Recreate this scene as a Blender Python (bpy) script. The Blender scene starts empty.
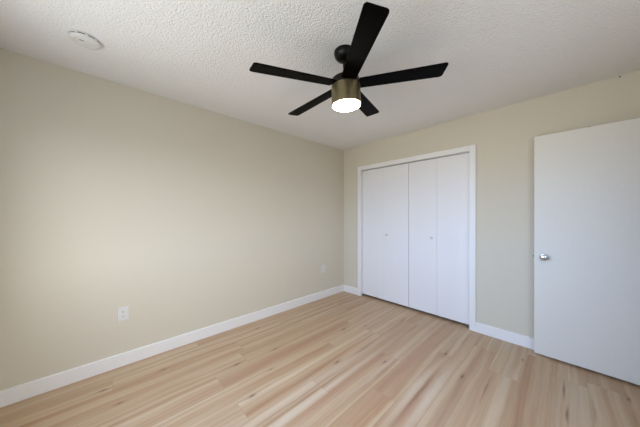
import bpy, bmesh, math, random
from mathutils import Vector, Matrix
PI = math.pi
R = math.radians
sc = bpy.context.scene
C = sc.collection
random.seed(7)

# ------------------------------------------------------------------ camera
cam = bpy.data.cameras.new('camera')
cam.sensor_width = 36.0
cam.lens = 36.0 * 230.5 / 640.0
cam.shift_y = 2.7 / 640.0
cam.clip_start = 0.02
camo = bpy.data.objects.new('camera', cam)
C.objects.link(camo)
camo.location = (2.634, -3.057, 1.296)
camo.rotation_euler = (R(90), 0, R(46.6))
sc.camera = camo

# ------------------------------------------------------------------ world: daylight outside the window
WORLD_STRENGTH = 9.0
SKY_NORTH = (0.66, 0.98, 1.58, 1)
SKY_EAST = (0.60, 0.63, 0.67, 1)
GROUND_NORTH = (0.64, 0.65, 0.64, 1)
GROUND_EAST = (0.14, 0.15, 0.15, 1)
w = bpy.data.worlds.new('daylight')
sc.world = w
w.use_nodes = True
wn, wl = w.node_tree.nodes, w.node_tree.links
wn.clear()
wo = wn.new('ShaderNodeOutputWorld')
wb = wn.new('ShaderNodeBackground')
wb.inputs[1].default_value = WORLD_STRENGTH
# sky: blue to the north (front window), hazier and warmer towards the sun in the east; sunlit gravel ground below
wc = wn.new('ShaderNodeTexCoord')
ws = wn.new('ShaderNodeSeparateXYZ')
wl.new(wc.outputs['Generated'], ws.inputs[0])
def w_range(sock, a, b_):
    m_ = wn.new('ShaderNodeMapRange')
    m_.inputs[1].default_value = a
    m_.inputs[2].default_value = b_
    wl.new(sock, m_.inputs[0])
    return m_.outputs[0]
def w_mix(fac, a, b_):
    m_ = wn.new('ShaderNodeMix')
    m_.data_type = 'RGBA'
    wl.new(fac, m_.inputs[0])
    for i_, v_ in ((6, a), (7, b_)):
        if isinstance(v_, tuple):
            m_.inputs[i_].default_value = v_
        else:
            wl.new(v_, m_.inputs[i_])
    return m_.outputs[2]
east = w_range(ws.outputs[0], 0.0, 0.8)
sky = w_mix(east, SKY_NORTH, SKY_EAST)
ground = w_mix(east, GROUND_NORTH, GROUND_EAST)
wl.new(w_mix(w_range(ws.outputs[2], -0.06, 0.06), ground, sky), wb.inputs[0])
wl.new(wb.outputs[0], wo.inputs[0])

# window opening (in the wall behind the camera)
WX0, WX1, WZ0, WZ1 = 0.50, 2.30, 0.85, 2.08
YF = -3.62          # wall_front plane
XR = 3.262          # wall_right plane
H = 2.44
VY0, VY1 = -3.45, -1.75      # second window, unseen, added in wall_right to brighten the left wall
def portal(loc, rot, sx, sy):
    pl = bpy.data.lights.new('window_daylight_portal', 'AREA')
    pl.shape = 'RECTANGLE'
    pl.size = sx
    pl.size_y = sy
    pl.cycles.is_portal = True
    plo = bpy.data.objects.new('window_daylight_portal', pl)
    C.objects.link(plo)
    plo.location = loc
    plo.rotation_euler = rot
portal(((WX0 + WX1) / 2, YF - 0.13, (WZ0 + WZ1) / 2), (R(90), 0, 0), WX1 - WX0, WZ1 - WZ0)
portal((XR + 0.13, (VY0 + VY1) / 2, (WZ0 + WZ1) / 2), (R(90), 0, R(90)), VY1 - VY0, WZ1 - WZ0)

vs = sc.view_settings
vs.view_transform = 'Standard'
vs.look = 'None'
vs.gamma = 1.0
vs.use_curve_mapping = False
vs.exposure = 0.04
sc.cycles.max_bounces = 12
sc.cycles.diffuse_bounces = 8

# ------------------------------------------------------------------ materials
def srgb(r, g, b):
    def f(c):
        c /= 255.0
        return c / 12.92 if c <= 0.04045 else ((c + 0.055) / 1.055) ** 2.4
    return (f(r), f(g), f(b), 1)

def mat(name, color, rough=0.5, metal=0.0, bump=0.0, bscale=80, bdist=0.001, spec=0.5, coat=0.0, detail=2.0):
    m = bpy.data.materials.new(name)
    m.use_nodes = True
    n, l = m.node_tree.nodes, m.node_tree.links
    p = n['Principled BSDF']
    p.inputs['Base Color'].default_value = color
    p.inputs['Roughness'].default_value = rough
    p.inputs['Metallic'].default_value = metal
    p.inputs['Specular IOR Level'].default_value = spec
    p.inputs['Coat Weight'].default_value = coat
    tc = n.new('ShaderNodeTexCoord')
    nz = n.new('ShaderNodeTexNoise')
    nz.inputs['Scale'].default_value = bscale
    nz.inputs['Detail'].default_value = detail
    l.new(tc.outputs['Object'], nz.inputs['Vector'])
    # very slight natural unevenness of the colour
    mx = n.new('ShaderNodeMix')
    mx.data_type = 'RGBA'
    mx.blend_type = 'MULTIPLY'
    mx.inputs[0].default_value = 0.04
    mx.inputs[6].default_value = color
    l.new(nz.outputs['Fac'], mx.inputs[7])
    l.new(mx.outputs[2], p.inputs['Base Color'])
    if bump:
        b = n.new('ShaderNodeBump')
        b.inputs['Strength'].default_value = bump
        b.inputs['Distance'].default_value = bdist
        l.new(nz.outputs['Fac'], b.inputs['Height'])
        l.new(b.outputs[0], p.inputs['Normal'])
    return m

M_wall = mat('beige_wall_paint', srgb(214, 208, 192), 0.75, bump=0.25, bscale=90, bdist=0.001)
M_white = mat('white_trim_paint', srgb(238, 238, 238), 0.42, bump=0.05, bscale=60)
M_door = mat('white_door_paint', srgb(228, 226, 219), 0.45, bump=0.12, bscale=35, bdist=0.001)
M_closet = mat('white_bifold_paint', srgb(236, 236, 238), 0.45, bump=0.08, bscale=40)
M_plastic = mat('white_plastic', srgb(222, 222, 220), 0.35)
M_dark = mat('dark_slot', srgb(25, 25, 25), 0.6)
M_black = mat('matte_black_blade', srgb(3, 2, 2), 0.4, spec=0.03)
M_blackmetal = mat('black_metal', srgb(5, 5, 6), 0.35, metal=0.0, spec=0.25)
M_bronze_glare = mat('bronze_with_lamp_glare', srgb(120, 110, 82), 0.36, metal=0.7, bump=0.05, bscale=200)  # bronze lightened: the lamp's warm glare is put into the base colour
M_chrome = mat('satin_nickel', srgb(190, 190, 190), 0.2, metal=1.0)
M_pale_knob = mat('pale_satin_knob', srgb(200, 200, 202), 0.4, metal=0.4)
M_steel = mat('zinc_steel', srgb(170, 170, 172), 0.35, metal=0.9)
M_vinyl = mat('white_vinyl', srgb(235, 237, 238), 0.4)
M_hall = mat('hall_wall_paint', srgb(205, 196, 178), 0.8)

def ceiling_material():
    m = bpy.data.materials.new('popcorn_ceiling')
    m.use_nodes = True
    n, l = m.node_tree.nodes, m.node_tree.links
    p = n['Principled BSDF']
    p.inputs['Roughness'].default_value = 0.95
    p.inputs['Specular IOR Level'].default_value = 0.1
    p.inputs['Base Color'].default_value = srgb(234, 234, 234)
    tc = n.new('ShaderNodeTexCoord')
    v = n.new('ShaderNodeTexVoronoi')
    v.feature = 'SMOOTH_F1'
    v.inputs['Scale'].default_value = 85
    v.inputs['Smoothness'].default_value = 0.5
    nz = n.new('ShaderNodeTexNoise')
    nz.inputs['Scale'].default_value = 55
    nz.inputs['Detail'].default_value = 4
    nz.inputs['Roughness'].default_value = 0.6
    l.new(tc.outputs['Object'], v.inputs['Vector'])
    l.new(tc.outputs['Object'], nz.inputs['Vector'])
    a = n.new('ShaderNodeMath')
    a.operation = 'SUBTRACT'
    l.new(nz.outputs['Fac'], a.inputs[0])
    l.new(v.outputs['Distance'], a.inputs[1])
    b = n.new('ShaderNodeBump')
    b.inputs['Strength'].default_value = 0.6
    b.inputs['Distance'].default_value = 0.007
    l.new(a.outputs[0], b.inputs['Height'])
    l.new(b.outputs[0], p.inputs['Normal'])
    return m
M_ceil = ceiling_material()

FLOOR_TONES = [(0.28, srgb(168, 129, 98)), (0.42, srgb(182, 148, 116)), (0.54, srgb(194, 167, 136)), (0.70, srgb(210, 190, 162))]
FLOOR_COMMON = srgb(184, 157, 127)
def floor_material():
    m = bpy.data.materials.new('light_hickory_vinyl_plank')
    m.use_nodes = True
    n, l = m.node_tree.nodes, m.node_tree.links
    p = n['Principled BSDF']
    def math_(op, a=None, b=None, c=None):
        x = n.new('ShaderNodeMath')
        x.operation = op
        for i, v in enumerate((a, b, c)):
            if v is None:
                continue
            if isinstance(v, (int, float)):
                x.inputs[i].default_value = v
            else:
                l.new(v, x.inputs[i])
        return x.outputs[0]
    def comb(x, y, z):
        c = n.new('ShaderNodeCombineXYZ')
        for i, v in enumerate((x, y, z)):
            if isinstance(v, (int, float)):
                c.inputs[i].default_value = v
            else:
                l.new(v, c.inputs[i])
        return c.outputs[0]
    def noise(vec, scale, detail=3, rough=0.5, dist=0.0):
        t = n.new('ShaderNodeTexNoise')
        t.inputs['Scale'].default_value = scale
        t.inputs['Detail'].default_value = detail
        t.inputs['Roughness'].default_value = rough
        t.inputs['Distortion'].default_value = dist
        l.new(vec, t.inputs['Vector'])
        return t.outputs['Fac']
    def ramp(fac, stops):
        r = n.new('ShaderNodeValToRGB')
        el = r.color_ramp.elements
        while len(el) < len(stops):
            el.new(0.5)
        for e, (pos, col) in zip(el, stops):
            e.position = pos
            e.color = col
        l.new(fac, r.inputs[0])
        return r.outputs[0]
    def mix(fac, a, b, mode='MIX'):
        x = n.new('ShaderNodeMix')
        x.data_type = 'RGBA'
        x.blend_type = mode
        if isinstance(fac, (int, float)):
            x.inputs[0].default_value = fac
        else:
            l.new(fac, x.inputs[0])
        for i, v in ((6, a), (7, b)):
            if isinstance(v, tuple):
                x.inputs[i].default_value = v
            else:
                l.new(v, x.inputs[i])
        return x.outputs[2]
    tc = n.new('ShaderNodeTexCoord')
    s = n.new('ShaderNodeSeparateXYZ')
    l.new(tc.outputs['Object'], s.inputs[0])
    X, Y = s.outputs[0], s.outputs[1]
    W, L = 0.187, 1.52
    xs = math_('DIVIDE', math_('ADD', X, W * 60 - 2.01), W)
    col = math_('FLOOR', xs)
    fx = math_('FRACT', xs)
    wn1 = n.new('ShaderNodeTexWhiteNoise')
    wn1.noise_dimensions = '1D'
    l.new(col, wn1.inputs['W'])
    ys = math_('ADD', math_('DIVIDE', math_('ADD', Y, 20.0), L), wn1.outputs['Value'])
    row = math_('FLOOR', ys)
    fy = math_('FRACT', ys)
    wn2 = n.new('ShaderNodeTexWhiteNoise')
    wn2.noise_dimensions = '2D'
    l.new(comb(col, row, 0), wn2.inputs['Vector'])
    pid = wn2.outputs['Value']
    wn3 = n.new('ShaderNodeSeparateColor')
    l.new(wn2.outputs['Color'], wn3.inputs[0])
    r1, r2, r3 = wn3.outputs
    off = math_('MULTIPLY', pid, 37.0)
    wob = math_('MULTIPLY', math_('SUBTRACT', noise(comb(X, math_('MULTIPLY', Y, 1.0), off), 1.6, 2), 0.5), 0.05)
    Xw = math_('ADD', X, wob)
    band = noise(comb(math_('MULTIPLY', Xw, 13.0), math_('MULTIPLY', Y, 0.18), off), 1.0, 3, 0.6)
    fine = noise(comb(math_('MULTIPLY', Xw, 110.0), math_('MULTIPLY', Y, 2.5), off), 1.0, 4, 0.6)
    mott = noise(comb(math_('MULTIPLY', X, 9.0), math_('MULTIPLY', Y, 3.0), off), 1.0, 4, 0.6)
    tone = math_('ADD', band, math_('MULTIPLY', math_('SUBTRACT', r1, 0.5), 0.11))
    tone = math_('ADD', tone, math_('MULTIPLY', math_('SUBTRACT', mott, 0.5), 0.10))
    base = ramp(tone, FLOOR_TONES)
    base = mix(math_('MULTIPLY', r2, 0.40), base, FLOOR_COMMON)
    grain = ramp(fine, [(0.3, (0.90, 0.87, 0.85, 1)), (0.6, (1, 1, 1, 1))])
    base = mix(0.9, base, grain, 'MULTIPLY')
    # narrow dark mineral streaks following the grain
    st = noise(comb(math_('MULTIPLY', Xw, 30.0), math_('MULTIPLY', Y, 1.0), math_('ADD', off, 5.0)), 1.0, 2, 0.5, 0.2)
    stf = ramp(st, [(0.26, (1, 1, 1, 1)), (0.35, (0, 0, 0, 1))])
    base = mix(math_('MULTIPLY', stf, 0.40), base, srgb(140, 106, 84))
    # individual marks of single planks: centre x, centre y, half width, half length, strength, colour
    wav = math_('MULTIPLY', math_('SUBTRACT', noise(comb(math_('MULTIPLY', X, 20), math_('MULTIPLY', Y, 5), 0), 1.0, 2), 0.5), 1.0)
    def mark(cx, cy, hx, hy, k, color, base, wx=0.0):
        X_ = math_('ADD', X, math_('MULTIPLY', wav, wx)) if wx else X
        dx = math_('DIVIDE', math_('SUBTRACT', X_, cx), hx)
        dy = math_('DIVIDE', math_('SUBTRACT', Y, cy), hy)
        d = math_('ADD', math_('MULTIPLY', dx, dx), math_('MULTIPLY', dy, dy))
        f = math_('MULTIPLY', math_('POWER', 2.718, math_('MULTIPLY', d, -1.0)), k)
        return mix(f, base, color)
    pale, red, heart, knot = srgb(212, 195, 175), srgb(172, 130, 107), srgb(130, 90, 66), srgb(84, 56, 40)
    for a_ in ((1.412, -1.95, 0.020, 0.9, 0.85, pale), (1.48, -1.7, 0.040, 0.8, 0.45, red), (1.30, -1.7, 0.05, 0.7, 0.5, pale),
               (0.80, -1.7, 0.045, 0.8, 0.45, red), (1.70, -1.2, 0.05, 0.9, 0.5, red), (0.22, -1.7, 0.05, 0.7, 0.4, red),
               (0.42, -0.95, 0.018, 0.5, 0.7, pale), (0.38, -0.95, 0.010, 0.45, 0.6, heart), (1.57, -1.3, 0.02, 0.7, 0.55, pale),
               (2.32, -0.8, 0.03, 0.5, 0.4, pale), (2.70, -0.6, 0.04, 0.4, 0.35, pale), (2.10, -1.5, 0.07, 0.35, 0.5, srgb(176, 150, 126)),
               (1.86, -1.35, 0.03, 0.35, 0.7, pale), (1.97, -1.35, 0.035, 0.45, 0.8, pale)):
        base = mark(*a_, base, 0.03)
    for a_ in ((1.905, -1.40, 0.014, 0.33, 0.75, heart), (1.925, -1.55, 0.025, 0.25, 0.5, red), (1.37, -1.95, 0.007, 0.45, 0.55, heart),
               (1.335, -2.0, 0.005, 0.5, 0.5, heart), (2.635, -0.55, 0.006, 0.10, 0.7, knot), (2.65, -0.85, 0.007, 0.08, 0.7, knot),
               (2.23, -0.95, 0.007, 0.22, 0.55, heart), (1.29, -1.20, 0.008, 0.14, 0.7, heart), (1.25, -0.31, 0.010, 0.10, 0.7, heart)):
        base = mark(*a_, base, 0.02)
    for (kx, ky, ks_) in ((0.28, -3.05, 1.0), (0.31, -2.68, 0.9), (0.52, -2.97, 0.8), (0.67, -2.20, 1.1), (0.70, -1.83, 0.9), (1.25, -1.54, 1.1),
                          (1.09, -2.27, 1.0), (0.93, -2.02, 0.6), (1.54, -1.23, 0.9), (1.87, -0.71, 1.0), (2.07, -0.94, 1.0), (0.90, -1.04, 1.1),
                          (0.20, -1.75, 0.7), (1.02, -0.80, 0.7), (2.95, -0.35, 0.8), (2.38, -0.30, 0.7)):
        base = mark(kx, ky, 0.013 * ks_, 0.07 * ks_, 0.35, heart, base, 0.01)
        base = mark(kx, ky, 0.0075 * ks_, 0.022 * ks_, 0.8, knot, base)
    # seams between planks
    ex = math_('MULTIPLY', math_('MINIMUM', fx, math_('SUBTRACT', 1.0, fx)), W)
    ey = math_('MULTIPLY', math_('MINIMUM', fy, math_('SUBTRACT', 1.0, fy)), L)
    e = math_('MINIMUM', ex, ey)
    sf = ramp(e, [(0.0, (1, 1, 1, 1)), (0.0016, (0, 0, 0, 1))])
    base = mix(math_('MULTIPLY', sf, 0.22), base, srgb(140, 112, 90))
    l.new(base, p.inputs['Base Color'])
    p.inputs['Roughness'].default_value = 0.42
    p.inputs['Specular IOR Level'].default_value = 0.45
    b = n.new('ShaderNodeBump')
    b.inputs['Strength'].default_value = 0.12
    b.inputs['Distance'].default_value = 0.001
    l.new(math_('SUBTRACT', fine, sf), b.inputs['Height'])
    l.new(b.outputs[0], p.inputs['Normal'])
    return m
M_floor = floor_material()

def glass_material():
    m = bpy.data.materials.new('window_glass')
    m.use_nodes = True
    n, l = m.node_tree.nodes, m.node_tree.links
    n.clear()
    o = n.new('ShaderNodeOutputMaterial')
    g = n.new('ShaderNodeBsdfGlossy')
    g.inputs['Roughness'].default_value = 0.02
    t = n.new('ShaderNodeBsdfTransparent')
    x = n.new('ShaderNodeMixShader')
    x.inputs[0].default_value = 0.06
    l.new(t.outputs[0], x.inputs[1])
    l.new(g.outputs[0], x.inputs[2])
    l.new(x.outputs[0], o.inputs[0])
    return m
M_glass = glass_material()

LENS_STRENGTH = 52.0
M_lens = mat('lit_frosted_glass', srgb(255, 250, 240), 0.4)
pp = M_lens.node_tree.nodes['Principled BSDF']
pp.inputs['Emission Color'].default_value = (1.0, 0.89, 0.72, 1)
pp.inputs['Emission Strength'].default_value = LENS_STRENGTH

# ------------------------------------------------------------------ mesh helpers
def bx(bm, x0, x1, y0, y1, z0, z1, bev=0.0, seg=2):
    vs_ = [bm.verts.new((x, y, z)) for x in (x0, x1) for y in (y0, y1) for z in (z0, z1)]
    f = [(0, 1, 3, 2), (4, 6, 7, 5), (0, 4, 5, 1), (2, 3, 7, 6), (0, 2, 6, 4), (1, 5, 7, 3)]
    fs = [bm.faces.new([vs_[i] for i in q]) for q in f]
    if bev:
        ed = list({e for q in fs for e in q.edges})
        bmesh.ops.bevel(bm, geom=ed, offset=bev, segments=seg, profile=0.5, affect='EDGES')
    return bm

def lathe(bm, prof, mtx=None, n=48):
    """prof: (radius, height) pairs turned about z"""
    rings = []
    new = []
    for r, z in prof:
        if r < 1e-6:
            v = bm.verts.new((0, 0, z)); rings.append([v]); new.append(v)
        else:
            ring = [bm.verts.new((r * math.cos(2 * PI * i / n), r * math.sin(2 * PI * i / n), z)) for i in range(n)]
            rings.append(ring); new += ring
    for a, b in zip(rings, rings[1:]):
        for i in range(n):
            j = (i + 1) % n
            if len(a) == 1 and len(b) == 1:
                continue
            if len(a) == 1:
                bm.faces.new((a[0], b[i], b[j]))
            elif len(b) == 1:
                bm.faces.new((a[i], a[j], b[0]))
            else:
                bm.faces.new((a[i], a[j], b[j], b[i]))
    for end in (rings[0], rings[-1]):
        if len(end) > 1:
            bm.faces.new(end)
    if mtx is not None:
        bmesh.ops.transform(bm, matrix=mtx, verts=new)
    return bm

def prism(bm, pts, z0, z1):
    a = [bm.verts.new((x, y, z0)) for x, y in pts]
    b = [bm.verts.new((x, y, z1)) for x, y in pts]
    bm.faces.new(a[::-1]); bm.faces.new(b)
    k = len(pts)
    for i in range(k):
        j = (i + 1) % k
        bm.faces.new((a[i], a[j], b[j], b[i]))
    return bm

def wall_with_hole(axis, p0, p1, a0, a1, z1, hole):
    """Wall between planes p0..p1 of one axis, spanning a0..a1 of the other, with a rectangular hole (h0,h1,hz0,hz1)."""
    bm = bmesh.new()
    h0, h1, hz0, hz1 = hole
    for (u0, u1, v0, v1) in ((a0, h0, 0, z1), (h1, a1, 0, z1), (h0, h1, hz1, z1)) + (((h0, h1, 0, hz0),) if hz0 > 0.001 else ()):
        if axis == 'y':
            bx(bm, u0, u1, p0, p1, v0, v1)
        else:
            bx(bm, p0, p1, u0, u1, v0, v1)
    return bm

def obj(name, bm, m, parent=None, loc=None, smooth=False):
    bmesh.ops.recalc_face_normals(bm, faces=bm.faces)
    me = bpy.data.meshes.new(name)
    bm.to_mesh(me); bm.free()
    if smooth:
        for p in me.polygons:
            p.use_smooth = True
        me.set_sharp_from_angle(angle=R(35))
    me.materials.append(m)
    o = bpy.data.objects.new(name, me)
    C.objects.link(o)
    if loc: o.location = loc
    if parent: o.parent = parent
    return o

def empty(name, loc=(0, 0, 0), rz=0.0):
    o = bpy.data.objects.new(name, None)
    o.empty_display_size = 0.05
    o.location = loc
    o.rotation_euler = (0, 0, rz)
    C.objects.link(o)
    return o

def tag(o, label, cat, group=None, kind=None):
    o['label'] = label
    o['category'] = cat
    if group: o['group'] = group
    if kind: o['kind'] = kind
    return o

T = 0.12
# closet opening and doorway
CX0, CX1, CZ = 0.372, 1.898, 2.045
DY0, DY1, DZ = -0.925, -0.105, 2.05

# ------------------------------------------------------------------ room shell
bm = bx(bmesh.new(), -T, XR + T, YF - T, 0.75, -0.05, 0)
bx(bm, XR + T, XR + 1.3, -1.45, 0.1, -0.05, 0)
tag(obj('floor', bm, M_floor),
    'light hickory plank floor running towards the closet', 'floor', kind='structure')
bm = bx(bmesh.new(), -T, XR + T, YF - T, 0.75, H, H + 0.1)
bx(bm, XR + T, XR + 1.3, -1.45, 0.1, H, H + 0.1)
tag(obj('ceiling', bm, M_ceil),
    'white popcorn textured ceiling', 'ceiling', kind='structure')
tag(obj('wall_left', bx(bmesh.new(), -T, 0, YF - T, 0.0, 0, H), M_wall),
    'long bare beige wall on the left with two outlets', 'wall', kind='structure')
tag(obj('wall_back', wall_with_hole('y', 0, T, -T, XR + T, H, (CX0 - 0.012, CX1 + 0.012, 0, CZ + 0.012)), M_wall),
    'beige wall holding the white closet doors', 'wall', kind='structure')
bm = wall_with_hole('x', XR, XR + T, -1.3, 0.0, H, (DY0 - 0.015, DY1 + 0.015, 0, DZ + 0.015))
for y0, y1, z0, z1 in ((YF, VY0, 0, H), (VY1, -1.3, 0, H), (VY0, VY1, 0, WZ0), (VY0, VY1, WZ1, H)):
    bx(bm, XR, XR + T, y0, y1, z0, z1)
tag(obj('wall_right', bm, M_wall),
    'beige wall on the right with the doorway and an added window', 'wall', kind='structure')
tag(obj('wall_front', wall_with_hole('y', YF - T, YF, 0.0, XR + T, H, (WX0, WX1, WZ0, WZ1)), M_wall),
    'beige wall with the window, behind the camera', 'wall', kind='structure')
# closet interior
bm = bmesh.new()
bx(bm, 0.0, 0.05, T, 0.70, 0, H); bx(bm, 2.3, 2.35, T, 0.70, 0, H); bx(bm, 0.0, 2.35, 0.70, 0.75, 0, H)
tag(obj('wall_closet', bm, M_wall), 'inside walls of the closet behind the bifold doors', 'wall', kind='structure')
# short hallway outside the doorway
bm = bmesh.new()
bx(bm, XR + 1.2, XR + 1.3, -1.45, 0.1, 0, H); bx(bm, XR + T, XR + 1.2, 0.0, 0.1, 0, H); bx(bm, XR + T, XR + 1.2, -1.45, -1.35, 0, H)
tag(obj('wall_hall', bm, M_hall), 'hallway walls outside the open door', 'wall', kind='structure')

# ------------------------------------------------------------------ baseboards
BH, BT = 0.108, 0.014
def base_x(name, x0, x1, y, sgn, label):       # runs along x, sgn = direction into the room
    bm = bmesh.new()
    prof = [(0, 0), (BT, 0), (BT, BH - 0.004), (BT - 0.004, BH), (0, BH)]
    a = [bm.verts.new((x0, y + sgn * p, z)) for p, z in prof]
    b = [bm.verts.new((x1, y + sgn * p, z)) for p, z in prof]
    bm.faces.new(a); bm.faces.new(b[::-1])
    for i in range(5):
        bm.faces.new((a[i], b[i], b[(i + 1) % 5], a[(i + 1) % 5]))
    return tag(obj(name, bm, M_white), label, 'baseboard', kind='structure')
def base_y(name, y0, y1, x, sgn, label):
    bm = bmesh.new()
    prof = [(0, 0), (BT, 0), (BT, BH - 0.004), (BT - 0.004, BH), (0, BH)]
    a = [bm.verts.new((x + sgn * p, y0, z)) for p, z in prof]
    b = [bm.verts.new((x + sgn * p, y1, z)) for p, z in prof]
    bm.faces.new(a); bm.faces.new(b[::-1])
    for i in range(5):
        bm.faces.new((a[i], b[i], b[(i + 1) % 5], a[(i + 1) % 5]))
    return tag(obj(name, bm, M_white), label, 'baseboard', kind='structure')
CW = 0.058   # casing width
base_y('baseboard_left', YF, 0.0, 0.0, 1, 'long white baseboard along the left wall')
base_x('baseboard_back', BT, CX0 - CW, 0.0, -1, 'short white baseboard between the corner and the closet')
base_x('baseboard_back', CX1 + CW, XR, 0.0, -1, 'white baseboard from the closet casing to behind the open door')
base_y('baseboard_right', YF, DY0 - CW, XR, -1, 'white baseboard along the right wall')
base_x('baseboard_front', BT, XR - BT, YF, 1, 'white baseboard below the window')

# ------------------------------------------------------------------ closet casing, jambs, track
t = empty('trim_1', ((CX0 + CX1) / 2, 0, 0))
tag(t, 'white casing and frame around the closet opening', 'closet casing', kind='structure')
ox = (CX0 + CX1) / 2
def rel(bm, dx, dy=0, dz=0):
    bmesh.ops.translate(bm, verts=bm.verts, vec=(-dx, -dy, -dz)); return bm
CT = 0.016
for x0, x1 in ((CX0 - CW, CX0 + 0.004), (CX1 - 0.004, CX1 + CW)):
    obj('side_casing', rel(bx(bmesh.new(), x0, x1, -CT, 0.0, 0, CZ + CW, 0.003), ox), M_white, t)
obj('head_casing', rel(bx(bmesh.new(), CX0 + 0.004, CX1 - 0.004, -CT, 0.0, CZ - 0.004, CZ + CW, 0.003), ox), M_white, t)
for x0, x1 in ((CX0 - 0.012, CX0), (CX1, CX1 + 0.012)):
    obj('side_jamb', rel(bx(bmesh.new(), x0, x1, 0.0, T, 0, CZ + 0.012), ox), M_white, t)
obj('head_jamb', rel(bx(bmesh.new(), CX0, CX1, 0.0, T, CZ, CZ + 0.012), ox), M_white, t)
tr = bmesh.new()
bx(tr, CX0 + .001, CX1 - .001, 0.049, 0.053, CZ - 0.010, CZ)
bx(tr, CX0 + .001, CX1 - .001, 0.073, 0.077, CZ - 0.010, CZ)
bx(tr, CX0 + .001, CX1 - .001, 0.053, 0.073, CZ - 0.003, CZ)
o = obj('track', rel(tr, ox), M_steel, t); o['label'] = 'thin steel track under the head casing'

# ------------------------------------------------------------------ bifold doors
DF = 0.045            # front face of bifold panels
PT = 0.032
ZB, ZT = 0.032, 2.033
def bifold(name, x0, x1, knob_x, knob_z, bracket_x, label):
    t = empty(name, ((x0 + x1) / 2, DF, 0))
    tag(t, label, 'closet door', 'white bifold closet doors', 'structure')
    ox = (x0 + x1) / 2
    xm = ox
    for a, b in ((x0, xm - 0.0006), (xm + 0.0006, x1)):
        p = bmesh.new()
        bx(p, a - ox, b - ox, 0, PT, ZB, ZT, 0.0012, 1)
        obj('panel', p, M_closet, t)
    k = bmesh.new()
    lathe(k, [(0.0, 0.0), (0.007, 0.0), (0.006, 0.010), (0.013, 0.016), (0.0145, 0.021), (0.012, 0.026), (0.0, 0.028)],
          Matrix.Translation((knob_x - ox, 0.0, knob_z)) @ Matrix.Rotation(R(90), 4, 'X'), 28)
    o = obj('knob', k, M_pale_knob, t, smooth=True)
    o['label'] = 'small round pale knob beside the fold'
    h = bmesh.new()
    for z in (0.25, 1.03, 1.82):
        bx(h, -0.024, 0.024, PT, PT + 0.002, z - 0.03, z + 0.03)
        lathe(h, [(0.0, z - 0.03), (0.003, z - 0.03), (0.003, z + 0.03), (0.0, z + 0.03)], Matrix.Translation((0, PT + 0.003, 0)), 10)
    obj('hinge', h, M_steel, t)
    b = bmesh.new()
    s = 1 if bracket_x > ox else -1
    xa = bracket_x - ox
    bx(b, min(xa, xa - s * 0.045), max(xa, xa - s * 0.045), -0.012, 0.022, 0, 0.003)
    bx(b, min(xa, xa - s * 0.004), max(xa, xa - s * 0.004), -0.012, 0.022, 0.003, 0.022)
    lathe(b, [(0.0, 0.003), (0.005, 0.003), (0.005, ZB), (0.0, ZB)], Matrix.Translation((xa - s * 0.03, 0.014, 0)), 12)
    o = obj('floor_bracket', b, M_steel, t); o['label'] = 'little steel pivot bracket at the floor'
    pn = bmesh.new()
    for xx in (x0 + 0.03 - ox, x1 - 0.03 - ox):
        lathe(pn, [(0.0, ZT), (0.005, ZT), (0.005, CZ - 0.004), (0.0, CZ - 0.004)], Matrix.Translation((xx, 0.016, 0)), 12)
    obj('top_pivot', pn, M_steel, t)
    return t
bifold('door_1', CX0 + 0.004, 1.1475, 0.815, 1.017, CX0, 'left white bifold closet door, next to the room corner')
bifold('door_2', 1.1525, CX1 - 0.004, 1.463, 1.014, CX1, 'right white bifold closet door, nearer the open door')

# ------------------------------------------------------------------ entry door (open against the back wall)
t = empty('door_3', (XR - 0.008, DY1 - 0.005, 0))
tag(t, 'plain white slab door standing open in front of the wall', 'door', kind='structure')
ox, oy = XR - 0.008, DY1 - 0.005
DL = 2.444                               # free edge
def dbox(x0, x1, y0, y1, z0, z1, bev=0.0):
    return rel(bx(bmesh.new(), x0, x1, y0, y1, z0, z1, bev), ox, oy)
YD = oy
obj('slab', dbox(DL, XR - 0.010, YD, YD + 0.035, 0.019, 2.040, 0.002), M_door, t)
def knob_bm(y_face, s, cx=2.510, cz=0.921):
    k = bmesh.new()
    mt = Matrix.Translation((cx - ox, y_face - oy, cz)) @ Matrix.Rotation(R(90) * s, 4, 'X')
    lathe(k, [(0.0, 0.0), (0.031, 0.0), (0.031, 0.003), (0.027, 0.008), (0.013, 0.010), (0.012, 0.026),
              (0.018, 0.033), (0.026, 0.040), (0.0275, 0.048), (0.024, 0.056), (0.015, 0.060), (0.0, 0.0605)], mt, 40)
    return k
kb = obj('door_knob', knob_bm(YD, 1), M_chrome, t, smooth=True); kb['label'] = 'round satin nickel knob near the free edge'
obj('lock_button', lathe(bmesh.new(), [(0.0, 0.060), (0.004, 0.060), (0.004, 0.066), (0.0, 0.067)],
    Matrix.Translation((2.510 - ox, 0, 0.921)) @ Matrix.Rotation(R(90), 4, 'X'), 16), M_steel, kb, smooth=True)
obj('door_knob', knob_bm(YD + 0.035, -1), M_chrome, t, smooth=True)
lt = bmesh.new()
bx(lt, DL - 0.0015 - ox, DL + 0.001 - ox, 0.005, 0.030, 0.892, 0.950)
o = obj('latch_plate', lt, M_steel, t)
lb = bmesh.new()
bx(lb, DL - 0.012 - ox, DL - 0.0015 - ox, 0.011, 0.024, 0.912, 0.930, 0.002)
o = obj('latch_bolt', lb, M_steel, t)
for z in (0.26, 1.03, 1.80):
    h = bmesh.new()
    lathe(h, [(0.0, z - 0.045), (0.006, z - 0.045), (0.006, z + 0.045), (0.0, z + 0.045)], Matrix.Translation((0.001, -0.004, 0)), 16)
    obj('hinge', h, M_steel, t, smooth=True)
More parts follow.
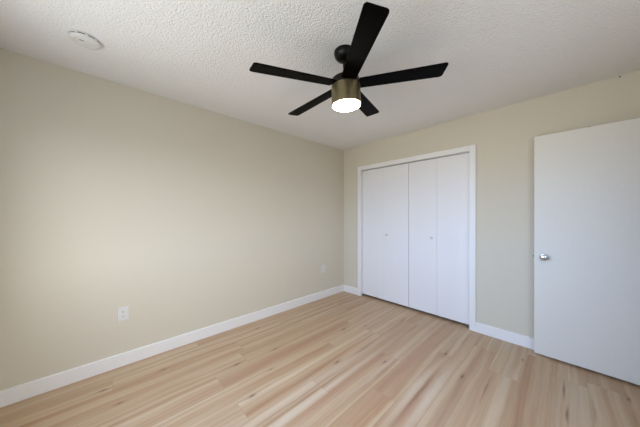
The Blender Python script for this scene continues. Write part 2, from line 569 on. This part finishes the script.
# small catch on the top edge of the slab
cb = bmesh.new()
bx(cb, 2.765 - ox, 2.790 - ox, 0.008, 0.028, 2.040, 2.043)
lathe(cb, [(0.0, 2.043), (0.006, 2.043), (0.006, 2.048), (0.0, 2.051)], Matrix.Translation((2.7775 - ox, 0.018, 0)), 14)
o = obj('top_catch', cb, M_steel, t); o['label'] = 'tiny metal catch on the top edge'

# doorway casing on wall_right
t = empty('trim_2', (XR, (DY0 + DY1) / 2, 0))
tag(t, 'white casing and frame around the doorway', 'door casing', kind='structure')
oy2 = (DY0 + DY1) / 2
for y0, y1 in ((DY0 - CW, DY0 - 0.002), (DY1 + 0.002, DY1 + CW)):
    obj('side_casing', rel(bx(bmesh.new(), XR - 0.007, XR, y0, y1, 0, DZ + CW, 0.002), XR, oy2), M_white, t)
obj('head_casing', rel(bx(bmesh.new(), XR - 0.007, XR, DY0 - 0.002, DY1 + 0.002, DZ + 0.002, DZ + CW, 0.002), XR, oy2), M_white, t)
for y0, y1 in ((DY0 - 0.015, DY0), (DY1, DY1 + 0.015)):
    obj('side_jamb', rel(bx(bmesh.new(), XR, XR + T, y0, y1, 0, DZ + 0.015), XR, oy2), M_white, t)
obj('head_jamb', rel(bx(bmesh.new(), XR, XR + T, DY0, DY1, DZ, DZ + 0.015), XR, oy2), M_white, t)

# ------------------------------------------------------------------ window behind the camera
def window(name, loc, rz, W_, label):
    """built in its own frame: x along the wall, +y into the room, z up from the sill"""
    t = empty(name, loc, rz)
    tag(t, label, 'window', kind='structure')
    h = W_ / 2
    Z = WZ1 - WZ0
    def fr(x0, x1, z0, z1, y0, y1, b):
        bm = bmesh.new()
        bx(bm, x0, x0 + b, y0, y1, z0, z1); bx(bm, x1 - b, x1, y0, y1, z0, z1)
        bx(bm, x0 + b, x1 - b, y0, y1, z0, z0 + b); bx(bm, x0 + b, x1 - b, y0, y1, z1 - b, z1)
        return bm
    obj('frame', fr(-h, h, 0, Z, -0.11, -0.05, 0.03), M_vinyl, t)
    for x0, x1, y0 in ((-h + 0.03, 0.02, -0.085), (-0.02, h - 0.03, -0.108)):
        s_ = obj('sash', fr(x0, x1, 0.03, Z - 0.03, y0, y0 + 0.02, 0.035), M_vinyl, t)
        obj('pane', bx(bmesh.new(), x0 + 0.035, x1 - 0.035, y0 + 0.008, y0 + 0.012, 0.065, Z - 0.065), M_glass, s_)
    obj('sill', bx(bmesh.new(), -h, h, -0.05, 0.03, -0.018, 0.0, 0.004), M_white, t)
window('window_1', ((WX0 + WX1) / 2, YF, WZ0), 0, WX1 - WX0, 'white framed sliding window behind the camera')
window('window_2_added', (XR, (VY0 + VY1) / 2, WZ0), R(90), VY1 - VY0, 'white framed sliding window, unseen, added in the right wall to light the left wall')  # added out of view so daylight reaches the near left wall

# ------------------------------------------------------------------ ceiling fan
FX, FY = 1.584, -1.829
t = empty('ceiling_fan', (FX, FY, H))
tag(t, 'black five-blade ceiling fan with a round lit lamp', 'ceiling fan')
def z_(v): return v - H
obj('canopy', lathe(bmesh.new(), [(0.0, 0.0), (0.072, 0.0), (0.073, -0.010), (0.068, -0.030), (0.055, -0.048), (0.036, -0.060), (0.018, -0.064), (0.0, -0.064)]),
    M_blackmetal, t, smooth=True)
obj('downrod', lathe(bmesh.new(), [(0.0, -0.060), (0.013, -0.060), (0.013, z_(2.27)), (0.0, z_(2.27))], n=24), M_blackmetal, t, smooth=True)
obj('motor_cover', lathe(bmesh.new(), [(0.0, z_(2.285)), (0.028, z_(2.285)), (0.032, z_(2.268)), (0.080, z_(2.262)), (0.095, z_(2.252)), (0.098, z_(2.238)),
    (0.098, z_(2.207)), (0.0, z_(2.207))]), M_blackmetal, t, smooth=True)
obj('motor_housing', lathe(bmesh.new(), [(0.0, z_(2.207)), (0.097, z_(2.207)), (0.101, z_(2.202)), (0.101, z_(2.098)), (0.1035, z_(2.096)), (0.1035, z_(2.080)),
    (0.100, z_(2.076)), (0.0, z_(2.076))], n=64), M_bronze_glare, t, smooth=True)['label'] = 'bronze drum below the blades, lamp glare put into its colour'
obj('lamp_lens', lathe(bmesh.new(), [(0.0, z_(2.076)), (0.0965, z_(2.076)), (0.096, z_(2.071)), (0.088, z_(2.065)), (0.060, z_(2.060)), (0.0, z_(2.058))], n=64),
    M_lens, t, smooth=True)['label'] = 'glowing frosted round lens'
BL_Z = 2.214
PITCH = -8.5
def blade_outline():
    r0, r1 = 0.098, 0.641
    w0, w1 = 0.050, 0.060
    pts = [(r0, -w0)]
    # rounded, slightly raked tip
    cr = 0.016
    for a in range(0, 91, 15):
        pts.append((r1 + 0.004 - cr + cr * math.sin(R(a)), -w1 + cr - cr * math.cos(R(a))))
    for a in range(0, 91, 15):
        pts.append((r1 - 0.006 - cr + cr * math.cos(R(a)), w1 - cr + cr * math.sin(R(a))))
    pts.append((r0, w0))
    return pts
for k in range(5):
    a = R(-109.6 + 72 * k)
    mtx = Matrix.Translation((0, 0, z_(BL_Z))) @ Matrix.Rotation(a, 4, 'Z') @ Matrix.Rotation(R(PITCH), 4, 'X')
    b = bmesh.new()
    prism(b, blade_outline(), -0.004, 0.004)
    bmesh.ops.bevel(b, geom=[e for e in b.edges if abs(e.verts[0].co.z - e.verts[1].co.z) < 1e-6], offset=0.002, segments=2, profile=0.5, affect='EDGES')
    bmesh.ops.transform(b, matrix=mtx, verts=b.verts)
    bl = obj('blade', b, M_black, t)
    ir = bmesh.new()
    prism(ir, [(0.070, -0.020), (0.150, -0.036), (0.175, -0.036), (0.175, 0.036), (0.150, 0.036), (0.070, 0.020)], 0.004, 0.009)
    bmesh.ops.transform(ir, matrix=mtx, verts=ir.verts)
    obj('blade_bracket', ir, M_blackmetal, bl)

# the fan hangs slightly off plumb from its ball joint in the canopy
LEAN = Matrix.Translation((0, 0, -0.04)) @ Matrix.Rotation(R(3.64), 4, 'X') @ Matrix.Translation((0, 0, 0.04))
for ch in t.children_recursive:
    if ch.name != 'canopy':
        ch.data.transform(LEAN)

# ------------------------------------------------------------------ smoke detector
SX, SY = 0.512, -3.135
t = empty('smoke_detector', (SX, SY, H))
tag(t, 'round white smoke detector on the ceiling near the left wall', 'smoke detector')
obj('base', lathe(bmesh.new(), [(0.0, 0.0), (0.078, 0.0), (0.078, -0.007), (0.0, -0.007)]), M_plastic, t, smooth=True)
obj('cover', lathe(bmesh.new(), [(0.0, -0.013), (0.075, -0.013), (0.074, -0.018), (0.066, -0.024), (0.052, -0.027), (0.050, -0.0255), (0.044, -0.0255), (0.042, -0.028), (0.0, -0.029)]),
    M_plastic, t, smooth=True)
obj('vent_ring', lathe(bmesh.new(), [(0.0, -0.007), (0.072, -0.007), (0.072, -0.013), (0.0, -0.013)]), M_dark, t, smooth=True)['label'] = 'dark vent gap around the rim'
for i in range(10):
    rb = bx(bmesh.new(), 0.064, 0.0765, -0.006, 0.006, -0.0135, -0.0065)
    bmesh.ops.rotate(rb, cent=(0, 0, 0), matrix=Matrix.Rotation(2 * PI * i / 10 + 0.1, 3, 'Z'), verts=rb.verts)
    obj('vent_rib', rb, M_plastic, t)
obj('test_button', lathe(bmesh.new(), [(0.0, -0.028), (0.013, -0.028), (0.0125, -0.0312), (0.0, -0.0317)], Matrix.Translation((-0.016, 0.004, 0)), 24), M_plastic, t, smooth=True)
obj('indicator', bx(bmesh.new(), 0.019, 0.024, -0.026, -0.006, -0.0295, -0.0275), M_dark, t)

# ------------------------------------------------------------------ outlets on the left wall
def outlet(y, z, label):
    t = empty('wall_outlet', (0, y, z))
    tag(t, label, 'outlet', 'white duplex outlets on the left wall')
    obj('cover_plate', bx(bmesh.new(), 0, 0.006, -0.037, 0.037, -0.059, 0.059, 0.0025, 2), M_plastic, t)
    for s in (-1, 1):
        f = bmesh.new()
        pts = []
        for i in range(32):
            a = 2 * PI * i / 32
            pts.append((max(-0.0165, min(0.0165, 0.0175 * math.cos(a))), max(-0.0145, min(0.0145, 0.0175 * math.sin(a))) + s * 0.0195))
        prism(f, pts, 0.006, 0.0075)
        # outline was drawn flat: stand it up against the wall
        bmesh.ops.transform(f, matrix=Matrix(((0, 0, 1, 0), (1, 0, 0, 0), (0, 1, 0, 0), (0, 0, 0, 1))), verts=f.verts)
        rc = obj('receptacle', f, M_plastic, t)
        sl = bmesh.new()
        zc = s * 0.0195
        bx(sl, 0.0073, 0.0078, -0.0075, -0.0052, zc - 0.003, zc + 0.007)
        bx(sl, 0.0073, 0.0078, 0.0052, 0.0075, zc - 0.003, zc + 0.006)
        bx(sl, 0.0073, 0.0078, -0.0025, 0.0025, zc - 0.0105, zc - 0.006)
        obj('slot', sl, M_dark, rc)
    obj('screw', lathe(bmesh.new(), [(0.0, 0.0058), (0.003, 0.0058), (0.0026, 0.0070), (0.0, 0.0072)], Matrix.Rotation(R(90), 4, 'Y'), 14), M_plastic, t, smooth=True)
    return t
outlet(-2.924, 0.448, 'white duplex outlet on the left wall, the nearer and larger-looking one')
outlet(-0.498, 0.455, 'small white outlet on the left wall close to the room corner')

# ------------------------------------------------------------------ tiny nail above the door
n_ = bmesh.new()
lathe(n_, [(0.0, 0.0), (0.0018, 0.0), (0.0018, 0.012), (0.005, 0.012), (0.005, 0.0135), (0.0, 0.0135)],
      Matrix.Rotation(R(90), 4, 'X'), 12)
tag(obj('nail', n_, M_blackmetal, None, (2.946, 0.0, 2.424)), 'tiny dark nail high on the beige wall above the open white door', 'nail')
